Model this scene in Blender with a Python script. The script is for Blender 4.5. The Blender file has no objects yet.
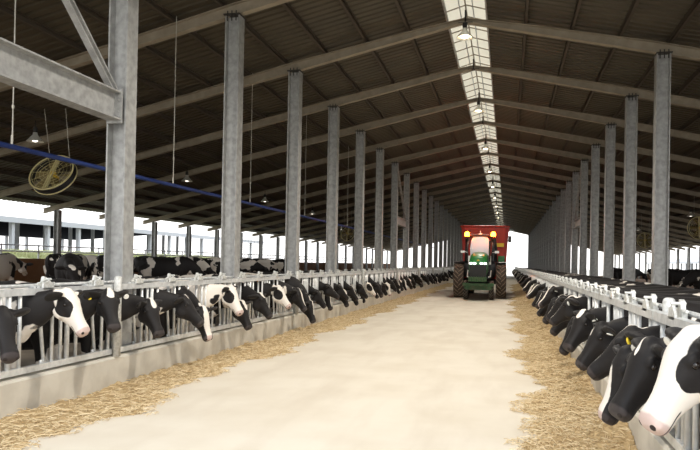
import bpy, math, random
import numpy as np
from mathutils import Vector, Matrix, Euler, Quaternion
R = random.Random(7)
NR = np.random.default_rng(5)
sc = bpy.context.scene
COL = sc.collection
PI = math.pi
rad = math.radians

# ------------------------------------------------------------------ place constants (metres)
BAY = 3.896
Y0 = 16.17
RX = -1.08                      # ridge line x
RZ = 7.62                       # underside of rafters at the ridge
SL = 0.2254                     # roof slope
LP, RP = -5.40, 3.37            # post rows
LF, RF = -5.20, 1.165           # feed fences
FZ = 1.39                       # top rail
KERB = 0.42
EL, ER = -18.7, 16.7            # eave lines
YN, YE = 2.6, 111.5             # roof start and open far end
PEN = 0.0                      # level of the cow alleys
BED = 0.32                      # level of the bedded area
def ky(k): return Y0 + BAY * k
def under(x): return RZ - SL * abs(x - RX)
def ordn(n): return ['zeroth','first','second','third','fourth','fifth','sixth','seventh','eighth','ninth','tenth','eleventh','twelfth','thirteenth','fourteenth','fifteenth','sixteenth','seventeenth','eighteenth','nineteenth','twentieth','twenty-first','twenty-second','twenty-third','twenty-fourth','twenty-fifth','twenty-sixth','twenty-seventh','twenty-eighth','twenty-ninth','thirtieth','thirty-first'][n]

# ------------------------------------------------------------------ mesh helpers
class MB:
    def __init__(s): s.v = []; s.f = []
    def add(s, vs, fs):
        n = len(s.v); s.v += [tuple(v) for v in vs]; s.f += [tuple(i + n for i in f) for f in fs]; return s
    def box(s, a, b, M=None):
        x0, y0, z0 = a; x1, y1, z1 = b
        vs = [(x0,y0,z0),(x1,y0,z0),(x1,y1,z0),(x0,y1,z0),(x0,y0,z1),(x1,y0,z1),(x1,y1,z1),(x0,y1,z1)]
        if M is not None: vs = [tuple(M @ Vector(v)) for v in vs]
        return s.add(vs, [(0,3,2,1),(4,5,6,7),(0,1,5,4),(1,2,6,5),(2,3,7,6),(3,0,4,7)])
    def prism(s, prof, M, L):
        """profile (u,v) extruded 0..L along local z, then M"""
        n = len(prof)
        vs = [tuple(M @ Vector((u, v, 0))) for u, v in prof] + [tuple(M @ Vector((u, v, L))) for u, v in prof]
        fs = [(i, (i+1) % n, (i+1) % n + n, i + n) for i in range(n)]
        return s.add(vs, fs + [tuple(range(n))[::-1], tuple(range(n, 2*n))])
    def tube(s, pts, r, n=8, closed=False):
        pts = [Vector(p) for p in pts]; m = len(pts)
        rr = r if isinstance(r, (list, tuple)) else [r] * m
        vs = []; up = None
        for i, p in enumerate(pts):
            if closed: t = (pts[(i+1) % m] - pts[i-1]).normalized()
            else: t = (pts[min(i+1, m-1)] - pts[max(i-1, 0)]).normalized()
            if up is None:
                up = t.orthogonal().normalized()
            else:
                up = (up - t * up.dot(t)).normalized()
            w = t.cross(up)
            for j in range(n):
                a = 2*PI*j/n
                vs.append(p + (up*math.cos(a) + w*math.sin(a)) * rr[i])
        fs = []
        for i in range(m if closed else m-1):
            k = (i+1) % m
            for j in range(n):
                fs.append((i*n+j, i*n+(j+1) % n, k*n+(j+1) % n, k*n+j))
        if not closed: fs += [tuple(range(n))[::-1], tuple(range((m-1)*n, m*n))]
        return s.add(vs, fs)
    def lathe(s, prof, n=20, M=None, cap=True):
        """prof: (r,z) list around local z"""
        M = M or Matrix.Identity(4); vs = []; fs = []
        for r, z in prof:
            for j in range(n):
                a = 2*PI*j/n; vs.append(tuple(M @ Vector((r*math.cos(a), r*math.sin(a), z))))
        for i in range(len(prof)-1):
            for j in range(n): fs.append((i*n+j, i*n+(j+1) % n, (i+1)*n+(j+1) % n, (i+1)*n+j))
        if cap: fs += [tuple(range(n))[::-1], tuple(range((len(prof)-1)*n, len(prof)*n))]
        return s.add(vs, fs)
    def ell(s, c, r, M=None, n=16, m=10):
        vs = []; fs = []
        M = M or Matrix.Identity(3)
        for i in range(m+1):
            t = PI*i/m
            for j in range(n):
                a = 2*PI*j/n
                vs.append(tuple(Vector(c) + M @ Vector((r[0]*math.sin(t)*math.cos(a), r[1]*math.sin(t)*math.sin(a), r[2]*math.cos(t)))))
        for i in range(m):
            for j in range(n): fs.append((i*n+j, (i+1)*n+j, (i+1)*n+(j+1) % n, i*n+(j+1) % n))
        return s.add(vs, fs)
    def mesh(s, name):
        me = bpy.data.meshes.new(name); me.from_pydata([tuple(v) for v in s.v], [], s.f); me.validate(); me.update(); return me
def link(name, me, mat=None, parent=None, smooth=False, loc=None, bevel=0):
    o = bpy.data.objects.new(name, me); COL.objects.link(o)
    if mat: me.materials.clear(); me.materials.append(mat)
    if smooth:
        me.polygons.foreach_set('use_smooth', [True]*len(me.polygons))
    if parent: o.parent = parent
    if loc is not None: o.location = loc
    if bevel:
        b = o.modifiers.new('bevel', 'BEVEL'); b.width = bevel; b.segments = 2; b.limit_method = 'ANGLE'
    return o
def build(mb, name, mat=None, parent=None, **k): return link(name, mb.mesh(name), mat, parent, **k)
def tag(o, label=None, cat=None, group=None, kind=None):
    if label: o['label'] = label
    if cat: o['category'] = cat
    if group: o['group'] = group
    if kind: o['kind'] = kind
    return o
def empty(name, loc=(0,0,0), rz=0):
    o = bpy.data.objects.new(name, None); COL.objects.link(o); o.location = loc; o.rotation_euler = (0,0,rz); o.empty_display_size = .1; return o
def copy_tree(o, parent=None):
    c = o.copy(); COL.objects.link(c); c.parent = parent
    for ch in KIDS.get(o, []) or [x for x in o.children]:
        copy_tree(ch, c)
    return c
KIDS = {}
def zmat(p, d, up=(0,0,1)):
    """matrix whose local z runs along d, local y ~ up, at p"""
    z = Vector(d).normalized(); u = Vector(up); x = u.cross(z).normalized(); y = z.cross(x)
    M = Matrix((x, y, z)).transposed().to_4x4(); M.translation = Vector(p); return M
def ibeam(mb, p, q, w, h, tf, tw, up=(0,0,1)):
    p = Vector(p); q = Vector(q)
    a, b = w/2, h/2
    pr = [(-a,-b),(a,-b),(a,-b+tf),(tw/2,-b+tf),(tw/2,b-tf),(a,b-tf),(a,b),(-a,b),(-a,b-tf),(-tw/2,b-tf),(-tw/2,-b+tf),(-a,-b+tf)]
    return mb.prism(pr, zmat(p, q-p, up), (q-p).length)

# ------------------------------------------------------------------ materials
def mat(name, col, rough=.6, metal=0, noise=None, bump=0, emis=None, estr=0, coord='Object', spec=.5):
    """noise: (scale, colour2, detail, contrast lo, hi)"""
    m = bpy.data.materials.new(name); m.use_nodes = True; nt = m.node_tree; N = nt.nodes; L = nt.links
    b = N['Principled BSDF']; b.inputs['Base Color'].default_value = (*col, 1); b.inputs['Roughness'].default_value = rough; b.inputs['Metallic'].default_value = metal
    b.inputs['Specular IOR Level'].default_value = spec
    if noise:
        tc = N.new('ShaderNodeTexCoord'); n = N.new('ShaderNodeTexNoise'); n.inputs['Scale'].default_value = noise[0]; n.inputs['Detail'].default_value = noise[2]
        L.new(tc.outputs[coord], n.inputs['Vector'])
        r = N.new('ShaderNodeMapRange'); r.inputs[1].default_value = noise[3]; r.inputs[2].default_value = noise[4]
        L.new(n.outputs[0], r.inputs[0])
        mx = N.new('ShaderNodeMix'); mx.data_type = 'RGBA'; mx.inputs[6].default_value = (*col, 1); mx.inputs[7].default_value = (*noise[1], 1)
        L.new(r.outputs[0], mx.inputs[0]); L.new(mx.outputs[2], b.inputs['Base Color'])
        if bump:
            bp = N.new('ShaderNodeBump'); bp.inputs['Strength'].default_value = bump; bp.inputs['Distance'].default_value = .02
            L.new(n.outputs[0], bp.inputs['Height']); L.new(bp.outputs[0], b.inputs['Normal'])
    if emis: b.inputs['Emission Color'].default_value = (*emis, 1); b.inputs['Emission Strength'].default_value = estr
    return m
def math_node(nt, op, a, b=None, c=None, clamp=False):
    n = nt.nodes.new('ShaderNodeMath'); n.operation = op; n.use_clamp = clamp
    for i, v in enumerate((a, b, c)):
        if v is None: continue
        if isinstance(v, (int, float)): n.inputs[i].default_value = v
        else: nt.links.new(v, n.inputs[i])
    return n.outputs[0]

M = {}
M['galv'] = mat('galvanised_steel', (.29,.29,.28), .5, .25, (9, (.42,.42,.41), 6, .35, .65), .05, coord='Object')
M['galv_bright'] = mat('bright_galvanised_tube', (.62,.63,.62), .42, .35, (14, (.78,.79,.78), 4, .35, .65))
M['latch'] = mat('pale_latch_casting', (.72,.72,.69), .5, .15, (30, (.5,.5,.46), 3, .4, .7))
M['rafter'] = mat('brown_lit_rafter_steel', (.27,.225,.165), .65, 0, (4, (.34,.29,.22), 6, .35, .65))  # galvanised steel with the warm brown light put into its colour
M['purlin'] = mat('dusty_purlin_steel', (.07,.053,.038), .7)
M['bolt'] = mat('dark_bolt', (.05,.045,.04), .6, .4)
M['blue'] = mat('blue_painted_pipe', (.012,.035,.17), .45)
M['wire'] = mat('steel_wire', (.5,.48,.42), .5, .5)
M['cream'] = mat('cream_fan_housing', (.68,.60,.30), .45)
M['fanblade'] = mat('dull_gold_blade', (.22,.17,.06), .5)
M['dark'] = mat('dark_rubber', (.022,.02,.018), .7)
M['black'] = mat('black_plastic', (.015,.015,.016), .45)
M['lampm'] = mat('lamp_reflector', (.75,.74,.68), .35, .4)
M['bulb'] = mat('glowing_bulb', (1,.9,.7), .4, emis=(1,.82,.55), estr=8)
M['bulb_dim'] = mat('dim_bulb', (1,.95,.85), .4, emis=(1,.92,.78), estr=1.2)
M['tyre'] = mat('dusty_tyre_rubber', (.045,.033,.025), .85, noise=(8, (.085,.06,.042), 4, .4, .7), bump=.0)
M['lug'] = mat('dusty_tyre_lug', (.22,.165,.12), .85)
M['green'] = mat('green_paint', (.02,.17,.035), .35)
M['greendk'] = mat('dusty_green_paint', (.03,.11,.035), .5, noise=(6, (.10,.13,.06), 4, .4, .7))
M['yellow'] = mat('yellow_paint', (.75,.5,.03), .4)
M['red'] = mat('red_paint', (.50,.03,.015), .45, noise=(3, (.38,.035,.02), 4, .4, .7))
M['cabglass'] = mat('pale_windscreen', (.60,.62,.68), .55, .0)
M['head'] = mat('headlight', (.95,.95,.9), .2, emis=(1,.97,.9), estr=1.5)
M['beacon'] = mat('orange_beacon', (1,.35,.02), .3, emis=(1,.17,.008), estr=18)
M['white'] = mat('white_enamel', (.8,.8,.78), .4)
M['conc'] = mat('kerb_concrete', (.56,.52,.44), .85, noise=(3.2, (.68,.64,.55), 8, .35, .62), bump=.15)
M['bed'] = mat('brown_bedding', (.22,.12,.06), .95, noise=(2.0, (.30,.18,.10), 8, .35, .65), bump=.4)
M['mud'] = mat('wet_alley_floor', (.15,.125,.095), .7, noise=(1.5, (.26,.22,.17), 8, .35, .65), bump=.3)
M['curtain'] = mat('brown_side_wall', (.26,.13,.06), .8, noise=(1.2, (.34,.18,.09), 5, .35, .65))
M['grass'] = mat('meadow_grass', (.24,.27,.11), .9, noise=(1.4, (.34,.34,.18), 8, .35, .65), bump=.5)
M['outside'] = mat('pale_yard_ground', (.62,.58,.50), .9, noise=(.5, (.45,.45,.33), 5, .4, .7))
M['farroof'] = mat('grey_sheet_roof', (.03,.032,.038), .9, 0, spec=0)
M['farsteel'] = mat('pale_far_steel', (.45,.47,.50), .5, .2)
M['strawbase'] = mat('matted_hay', (.38,.265,.125), .95, noise=(22, (.58,.43,.23), 8, .35, .65), bump=.8)
def straw_mat():
    m = bpy.data.materials.new('loose_hay_stalks'); m.use_nodes = True; nt = m.node_tree
    b = nt.nodes['Principled BSDF']; g = nt.nodes.new('ShaderNodeNewGeometry'); r = nt.nodes.new('ShaderNodeValToRGB')
    r.color_ramp.elements[0].color = (.42,.28,.12,1); r.color_ramp.elements[1].color = (.80,.66,.42,1)
    nt.links.new(g.outputs['Random Per Island'], r.inputs[0]); nt.links.new(r.outputs[0], b.inputs['Base Color']); b.inputs['Roughness'].default_value = .7
    return m
M['straw'] = straw_mat()
def alley_mat():
    m = mat('pale_alley_concrete', (.75,.685,.57), .75, noise=(.9, (.67,.595,.475), 9, .42, .72), bump=.05)
    nt = m.node_tree; b = nt.nodes['Principled BSDF']; L = nt.links
    tc = nt.nodes.new('ShaderNodeTexCoord'); mp = nt.nodes.new('ShaderNodeMapping'); mp.inputs['Scale'].default_value = (1.8, .4, 1)
    n2 = nt.nodes.new('ShaderNodeTexNoise'); n2.inputs['Scale'].default_value = 1.0; n2.inputs['Detail'].default_value = 7
    L.new(tc.outputs['Object'], mp.inputs[0]); L.new(mp.outputs[0], n2.inputs['Vector'])
    r = nt.nodes.new('ShaderNodeMapRange'); r.inputs[1].default_value = .48; r.inputs[2].default_value = .75; r.inputs[4].default_value = .7
    L.new(n2.outputs[0], r.inputs[0])
    old = b.inputs['Base Color'].links[0].from_socket
    mx = nt.nodes.new('ShaderNodeMix'); mx.data_type = 'RGBA'; L.new(r.outputs[0], mx.inputs[0]); L.new(old, mx.inputs[6]); mx.inputs[7].default_value = (.60,.52,.41,1)
    L.new(mx.outputs[2], b.inputs['Base Color'])
    return m
M['alley'] = alley_mat()
def roof_mat():
    m = mat('shaded_brown_roof_sheet', (.085,.068,.042), .6, 0, (.7, (.065,.052,.032), 5, .35, .65))  # paler sheet darkened to brown; the dim light is in the colour
    return m
M['roof'] = roof_mat()
def skylight_mat():
    m = bpy.data.materials.new('frosted_ridge_sheet'); m.use_nodes = True; nt = m.node_tree; N = nt.nodes; L = nt.links
    b = N['Principled BSDF']; b.inputs['Base Color'].default_value = (.82,.78,.68,1); b.inputs['Roughness'].default_value = .6
    t = N.new('ShaderNodeBsdfTranslucent'); t.inputs[0].default_value = (.84,.80,.70,1)
    mx = N.new('ShaderNodeMixShader'); mx.inputs[0].default_value = .6
    L.new(b.outputs[0], mx.inputs[1]); L.new(t.outputs[0], mx.inputs[2]); L.new(mx.outputs[0], N['Material Output'].inputs[0])
    return m
M['sky'] = skylight_mat()
def glass_mat():
    m = mat('eye', (.012,.008,.006), .08); return m
M['eye'] = glass_mat()
M['tag_yellow'] = mat('yellow_tag', (.85,.62,.04), .4)
M['tag_white'] = mat('white_tag', (.85,.83,.76), .4)

def cow_mat():
    """black and white coat driven by rest-pose coordinates stored on the mesh and by each cow's own properties"""
    m = bpy.data.materials.new('holstein_coat'); m.use_nodes = True; nt = m.node_tree; N = nt.nodes; L = nt.links
    b = N['Principled BSDF']
    at = N.new('ShaderNodeAttribute'); at.attribute_name = 'rest'
    sx = N.new('ShaderNodeSeparateXYZ'); L.new(at.outputs['Vector'], sx.inputs[0]); x, y, z = sx.outputs
    ay = math_node(nt, 'ABSOLUTE', y)
    def prop(n):
        a = N.new('ShaderNodeAttribute'); a.attribute_type = 'OBJECT'; a.attribute_name = n; return a
    seed = prop('seed').outputs['Fac']; whit = prop('whiteness').outputs['Fac']
    bl = N.new('ShaderNodeSeparateXYZ'); L.new(prop('blaze').outputs['Vector'], bl.inputs[0])
    patch = prop('eyepatch').outputs['Fac']
    # wobble
    off = N.new('ShaderNodeCombineXYZ'); L.new(seed, off.inputs[0]); L.new(seed, off.inputs[1]); L.new(seed, off.inputs[2])
    va = N.new('ShaderNodeVectorMath'); va.operation = 'ADD'; L.new(at.outputs['Vector'], va.inputs[0]); L.new(off.outputs[0], va.inputs[1])
    n1 = N.new('ShaderNodeTexNoise'); n1.inputs['Scale'].default_value = 1.9; n1.inputs['Detail'].default_value = 3; L.new(va.outputs[0], n1.inputs['Vector'])
    n2 = N.new('ShaderNodeTexNoise'); n2.inputs['Scale'].default_value = 9; n2.inputs['Detail'].default_value = 3; L.new(va.outputs[0], n2.inputs['Vector'])
    wob = math_node(nt, 'SUBTRACT', n2.outputs[0], .5)
    # body patches
    v = math_node(nt, 'ADD', n1.outputs[0], whit)
    v = math_node(nt, 'SUBTRACT', v, .545)
    v = math_node(nt, 'SUBTRACT', v, math_node(nt, 'MULTIPLY', math_node(nt, 'SUBTRACT', x, .1), .14, clamp=True))
    # white socks and udder
    low = math_node(nt, 'MULTIPLY', math_node(nt, 'SUBTRACT', .62, z), 1.2)
    v = math_node(nt, 'ADD', v, math_node(nt, 'MAXIMUM', math_node(nt, 'MINIMUM', low, .3), 0))
    body = math_node(nt, 'MULTIPLY', math_node(nt, 'ADD', v, math_node(nt, 'MULTIPLY', wob, .1)), 60, clamp=True)
    ishead = math_node(nt, 'MULTIPLY', math_node(nt, 'SUBTRACT', x, .64), 60, clamp=True)
    # blaze: |y| < width between two stations, upper side only when narrow
    wy = math_node(nt, 'ADD', ay, math_node(nt, 'MULTIPLY', wob, .045))
    wx = math_node(nt, 'ADD', x, math_node(nt, 'MULTIPLY', wob, .05))
    ctr = math_node(nt, 'MULTIPLY', math_node(nt, 'ADD', bl.outputs[1], bl.outputs[2]), .5)
    hal = math_node(nt, 'MAXIMUM', math_node(nt, 'MULTIPLY', math_node(nt, 'SUBTRACT', bl.outputs[2], bl.outputs[1]), .5), .001)
    ey = math_node(nt, 'POWER', math_node(nt, 'ABSOLUTE', math_node(nt, 'DIVIDE', wy, math_node(nt, 'MAXIMUM', bl.outputs[0], .0001))), 2.2)
    ex = math_node(nt, 'POWER', math_node(nt, 'ABSOLUTE', math_node(nt, 'DIVIDE', math_node(nt, 'SUBTRACT', wx, ctr), hal)), 2.2)
    m1 = math_node(nt, 'MULTIPLY', math_node(nt, 'SUBTRACT', 1, math_node(nt, 'ADD', ey, ex)), 9, clamp=True)
    up = math_node(nt, 'ADD', math_node(nt, 'MULTIPLY', math_node(nt, 'SUBTRACT', z, 1.09), 100, clamp=True), math_node(nt, 'MULTIPLY', math_node(nt, 'SUBTRACT', bl.outputs[0], .08), 100, clamp=True), clamp=True)
    blaze = math_node(nt, 'MULTIPLY', m1, up)
    # black patch round the eye and cheek
    px_ = math_node(nt, 'POWER', math_node(nt, 'ABSOLUTE', math_node(nt, 'DIVIDE', math_node(nt, 'SUBTRACT', wx, .865), .145)), 2)
    pz_ = math_node(nt, 'POWER', math_node(nt, 'ABSOLUTE', math_node(nt, 'DIVIDE', math_node(nt, 'SUBTRACT', z, 1.115), .10)), 2)
    py_ = math_node(nt, 'MULTIPLY', math_node(nt, 'SUBTRACT', wy, .062), 120, clamp=True)
    ep = math_node(nt, 'MULTIPLY', math_node(nt, 'MULTIPLY', math_node(nt, 'SUBTRACT', 1, math_node(nt, 'ADD', px_, pz_)), 20, clamp=True), math_node(nt, 'MULTIPLY', py_, patch))
    ears = math_node(nt, 'MULTIPLY', math_node(nt, 'SUBTRACT', ay, .14), 100, clamp=True)
    face = math_node(nt, 'MULTIPLY', blaze, math_node(nt, 'SUBTRACT', 1, math_node(nt, 'MAXIMUM', ep, ears)))
    mxh = N.new('ShaderNodeMix'); L.new(ishead, mxh.inputs[0]); L.new(body, mxh.inputs[2]); L.new(face, mxh.inputs[3])
    w = mxh.outputs[0]
    c = N.new('ShaderNodeMix'); c.data_type = 'RGBA'; L.new(w, c.inputs[0]); c.inputs[6].default_value = (.011,.009,.0085,1); c.inputs[7].default_value = (.80,.74,.66,1)
    # muzzle
    muz = math_node(nt, 'MULTIPLY', math_node(nt, 'SUBTRACT', math_node(nt, 'ADD', x, math_node(nt, 'MULTIPLY', wob, .03)), 1.215), 70, clamp=True)
    mc = N.new('ShaderNodeMix'); mc.data_type = 'RGBA'; L.new(w, mc.inputs[0]); mc.inputs[6].default_value = (.045,.036,.034,1); mc.inputs[7].default_value = (.60,.46,.41,1)
    c2 = N.new('ShaderNodeMix'); c2.data_type = 'RGBA'; L.new(muz, c2.inputs[0]); L.new(c.outputs[2], c2.inputs[6]); L.new(mc.outputs[2], c2.inputs[7])
    # nostrils, mouth line, hooves
    def sph(cx, cy, cz, rx, ry, rz):
        a = math_node(nt, 'POWER', math_node(nt, 'ABSOLUTE', math_node(nt, 'DIVIDE', math_node(nt, 'SUBTRACT', x, cx), rx)), 2)
        bb = math_node(nt, 'POWER', math_node(nt, 'ABSOLUTE', math_node(nt, 'DIVIDE', math_node(nt, 'SUBTRACT', ay, cy), ry)), 2)
        cc = math_node(nt, 'POWER', math_node(nt, 'ABSOLUTE', math_node(nt, 'DIVIDE', math_node(nt, 'SUBTRACT', z, cz), rz)), 2)
        return math_node(nt, 'MULTIPLY', math_node(nt, 'SUBTRACT', 1, math_node(nt, 'ADD', a, math_node(nt, 'ADD', bb, cc))), 6, clamp=True)
    dk = sph(1.27, .055, 1.115, .034, .020, .018)
    mouth = math_node(nt, 'MULTIPLY', math_node(nt, 'MULTIPLY', math_node(nt, 'SUBTRACT', .006, math_node(nt, 'ABSOLUTE', math_node(nt, 'SUBTRACT', z, 1.045))), 400, clamp=True), math_node(nt, 'MULTIPLY', math_node(nt, 'SUBTRACT', x, 1.1), 60, clamp=True))
    hoof = math_node(nt, 'MULTIPLY', math_node(nt, 'SUBTRACT', .07, z), 80, clamp=True)
    d = math_node(nt, 'MAXIMUM', dk, math_node(nt, 'MAXIMUM', mouth, hoof))
    c3 = N.new('ShaderNodeMix'); c3.data_type = 'RGBA'; L.new(d, c3.inputs[0]); L.new(c2.outputs[2], c3.inputs[6]); c3.inputs[7].default_value = (.02,.014,.012,1)
    # pink brown inner ear
    L.new(c3.outputs[2], b.inputs['Base Color'])
    b.inputs['Roughness'].default_value = .62; b.inputs['Specular IOR Level'].default_value = .3
    b.inputs['Sheen Weight'].default_value = .04
    n3 = N.new('ShaderNodeTexNoise'); n3.inputs['Scale'].default_value = 40; n3.inputs['Detail'].default_value = 3; L.new(at.outputs['Vector'], n3.inputs['Vector'])
    bp = N.new('ShaderNodeBump'); bp.inputs['Strength'].default_value = .25; bp.inputs['Distance'].default_value = .006; L.new(n3.outputs[0], bp.inputs['Height']); L.new(bp.outputs[0], b.inputs['Normal'])
    return m
M['cow'] = cow_mat()

# ------------------------------------------------------------------ cow body, one continuous surface
AX = 1.12                                     # height of the neck and head axis in the rest pose
def ring_loft(mb, rings, n=24, sq=2.3):
    vs = []; fs = []
    for x, cz, hw, ht, hb in rings:
        for j in range(n):
            a = 2*PI*j/n; ca, sa = math.cos(a), math.sin(a)
            yy = hw * math.copysign(abs(ca)**(2/sq), ca)
            h = ht if sa > 0 else hb
            zz = cz + h * math.copysign(abs(sa)**(2/sq), sa)
            vs.append((x, yy, zz))
    m = len(rings)
    for i in range(m-1):
        for j in range(n): fs.append((i*n+j, (i+1)*n+j, (i+1)*n+(j+1) % n, i*n+(j+1) % n))
    fs += [tuple(range(n)), tuple(range((m-1)*n, m*n))[::-1]]
    mb.add(vs, fs)
def cow_rest(voxel, lying=False):
    mb = MB()
    trunk = [(-1.66,1.22,.05,.06,.06),(-1.60,1.18,.15,.17,.22),(-1.48,1.12,.23,.27,.34),(-1.30,1.08,.27,.33,.38),(-1.05,1.02,.31,.36,.38),(-.75,.98,.34,.38,.42),
             (-.45,.98,.345,.38,.43),(-.2,.99,.30,.40,.42),(0,1.01,.235,.40,.42),(.14,1.05,.18,.33,.38),(.26,1.08,.14,.26,.31)]
    ring_loft(mb, trunk)
    neck = [(.0,1.04,.16,.32,.34),(.15,1.07,.14,.27,.31),(.3,1.09,.125,.225,.25),(.45,1.10,.105,.175,.20),(.58,1.115,.082,.122,.145),(.68,1.12,.072,.095,.115),(.74,1.12,.07,.09,.12)]
    ring_loft(mb, neck)
    head = [(.69,AX,.060,.07,.07),(.72,AX,.090,.112,.12),(.77,AX,.110,.130,.165),(.83,AX,.122,.128,.200),(.89,AX,.119,.113,.208),(.95,AX,.105,.094,.180),(1.02,AX,.086,.074,.146),(1.09,AX,.076,.058,.125),
            (1.15,AX,.075,.049,.114),(1.20,AX,.084,.046,.113),(1.245,AX,.086,.034,.110),(1.275,AX,.073,.012,.097),(1.29,AX-.02,.045,.008,.06)]
    ring_loft(mb, head, sq=2.15)
    for s in (-1, 1):
        mb.ell((.845, s*.106, AX+.062), (.050,.024,.030))                       # brow
        mb.ell((.87, s*.090, AX-.085), (.10,.034,.085))                        # cheek
        mb.ell((1.25, s*.058, AX-.02), (.032,.032,.034))                       # nostril wing
        E = Euler((s*rad(-6), rad(18), s*rad(10))).to_matrix()
        mb.ell((.735, s*.225, AX+.045), (.027,.155,.078), E); mb.ell((.735, s*.10, AX+.055), (.035,.05,.042))                    # ear
        # foreleg
        mb.tube([(-.02,s*.15,1.0),(-.02,s*.155,.78),(.0,s*.15,.60),(.0,s*.145,.42),(-.01,s*.145,.30),(-.01,s*.145,.13),(.02,s*.145,.06),(.035,s*.145,0)], [.13,.115,.075,.056,.040,.040,.052,.062], 12)
        # hind leg
        mb.tube([(-1.30,s*.16,1.05),(-1.24,s*.19,.86),(-1.20,s*.20,.72),(-1.34,s*.175,.56),(-1.43,s*.16,.46),(-1.41,s*.155,.32),(-1.38,s*.15,.13),(-1.35,s*.15,.06),(-1.33,s*.15,0)], [.20,.17,.13,.075,.058,.042,.042,.052,.062], 12)
        mb.ell((-1.24, s*.24, 1.28), (.10,.05,.07))                             # hook bone
    mb.ell((.745,0,AX+.105), (.045,.055,.040))
    mb.ell((-1.12,0,.66), (.20,.17,.16))
    for a in (-1.2,-1.04):
        for s in (-1,1): mb.tube([(a,s*.07,.56),(a,s*.075,.46)], .018, 6)
    mb.tube([(-1.60,0,1.36),(-1.69,0,1.28),(-1.72,0,1.0),(-1.72,0,.72),(-1.71,0,.5)], [.035,.028,.024,.05,.022], 8)
    me = mb.mesh('cow_rest'); o = bpy.data.objects.new('t', me); COL.objects.link(o)
    r = o.modifiers.new('r','REMESH'); r.mode = 'VOXEL'; r.voxel_size = voxel; r.use_smooth_shade = True
    s = o.modifiers.new('s','SMOOTH'); s.iterations = 2; s.factor = .5
    dg = bpy.context.evaluated_depsgraph_get(); dg.update()
    out = bpy.data.meshes.new_from_object(o.evaluated_get(dg)); bpy.data.objects.remove(o); bpy.data.meshes.remove(me)
    return out
REST_FINE = cow_rest(.0145)
REST_LOW = cow_rest(.03)
def get_co(me):
    a = np.empty(len(me.vertices)*3, np.float32); me.vertices.foreach_get('co', a); return a.reshape(-1,3).astype(float)
RC = {'fine': get_co(REST_FINE), 'low': get_co(REST_LOW)}
def pose_pts(P, npitch, nyaw, hpitch, hyaw):
    """bend the neck (s 0.05-0.55) and the poll (s 0.62-0.80); pitch + is nose down, yaw + is to the cow's left"""
    P = np.array(P, float); P[:,0] = np.where(P[:,0] > .72, .72+(P[:,0]-.72)*.90, P[:,0]); ds = .01; S = np.arange(0, 1.41, ds)
    def ramp(a, b): return np.clip((S-a)/(b-a), 0, 1)
    n_ = ramp(.02,.50); h_ = ramp(.60,.80)
    pit = npitch*n_ + hpitch*h_; yaw = nyaw*n_ + hyaw*h_
    F = np.stack([np.cos(pit)*np.cos(yaw), np.cos(pit)*np.sin(yaw), -np.sin(pit)], 1)
    C = np.zeros((len(S),3)); C[0] = (0,0,AX); C[1:] = C[0] + np.cumsum(F[:-1]*ds, 0)
    Lf = np.stack([-np.sin(yaw), np.cos(yaw), 0*yaw], 1); U = np.cross(F, Lf)
    out = P.copy(); k = P[:,0] > 0
    s = np.clip(P[k,0], 0, 1.399); i = (s/ds).astype(int); t = (s/ds - i)[:,None]
    def ip(A): return A[i]*(1-t) + A[np.minimum(i+1, len(S)-1)]*t
    up = (P[k,2]-AX)[:,None]
    out[k] = ip(C) + ip(Lf)*P[k,1][:,None] + ip(U)*up
    # the shoulders and legs do not move: blend only what lies above the brisket
    w = np.clip((P[k,2]-.72)/.12, 0, 1)[:,None]
    out[k] = out[k]*w + P[k]*(1-w)
    return out
def posed_mesh(kind, pose, name='cow_body'):
    src = REST_FINE if kind == 'fine' else REST_LOW
    me = src.copy(); me.name = name; rc = RC[kind]
    if 'rest' not in me.attributes:
        a = me.attributes.new('rest', 'FLOAT_VECTOR', 'POINT'); a.data.foreach_set('vector', rc.astype(np.float32).ravel())
    co = pose_pts(rc, *pose); me.vertices.foreach_set('co', co.astype(np.float32).ravel()); me.update()
    me.materials.clear(); me.materials.append(M['cow'])
    me.polygons.foreach_set('use_smooth', [True]*len(me.polygons))
    return me
def cow_props(o, seed, white, blaze, patch):
    o['seed'] = float(seed); o['whiteness'] = float(white); o['blaze'] = [float(v) for v in blaze]; o['eyepatch'] = float(patch)
EYE = MB(); EYE.ell((0,0,0), (.0215,.0215,.0215)); EYE_ME = EYE.mesh('eye'); EYE_ME.materials.append(M['eye']); EYE_ME.polygons.foreach_set('use_smooth', [True]*len(EYE_ME.polygons))
TG = MB(); TG.lathe([(.0,-.004),(.030,-.004),(.036,.003),(.030,.010),(0,.010)], 14); TAGR = {c: TG.mesh('ear_tag') for c in ('white','yellow')}
for c in TAGR: TAGR[c].materials.append(M['tag_'+c])
def add_face(cow, pose, tags):
    for s in (-1, 1):
        e = bpy.data.objects.new('eye', EYE_ME); COL.objects.link(e); e.parent = cow
        e.location = pose_pts([(.865, s*.113, AX+.036)], *pose)[0]
    for s, c in tags:
        q = pose_pts([(.77, s*.255, AX+.035), (.81, s*.255, AX+.03), (.77, s*.255, AX+.07)], *pose)
        t = bpy.data.objects.new('ear_tag', TAGR[c]); COL.objects.link(t); t.parent = cow
        t.location = q[0]; t.rotation_euler = (Vector(q[1]-q[0])).to_track_quat('Z','Y').to_euler()
        t['label'] = ('small yellow ear tag' if c == 'yellow' else 'round white ear tag')
HEROES = []
def hero(nose, hdir, hpit, label, seed=0, white=-.02, blaze=(0,0,0), patch=0, tags=(), side=1, heading=None, z0=PEN, group=None, nyaw=None, kind='fine'):
    HEROES.append(dict(locals())); return
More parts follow.
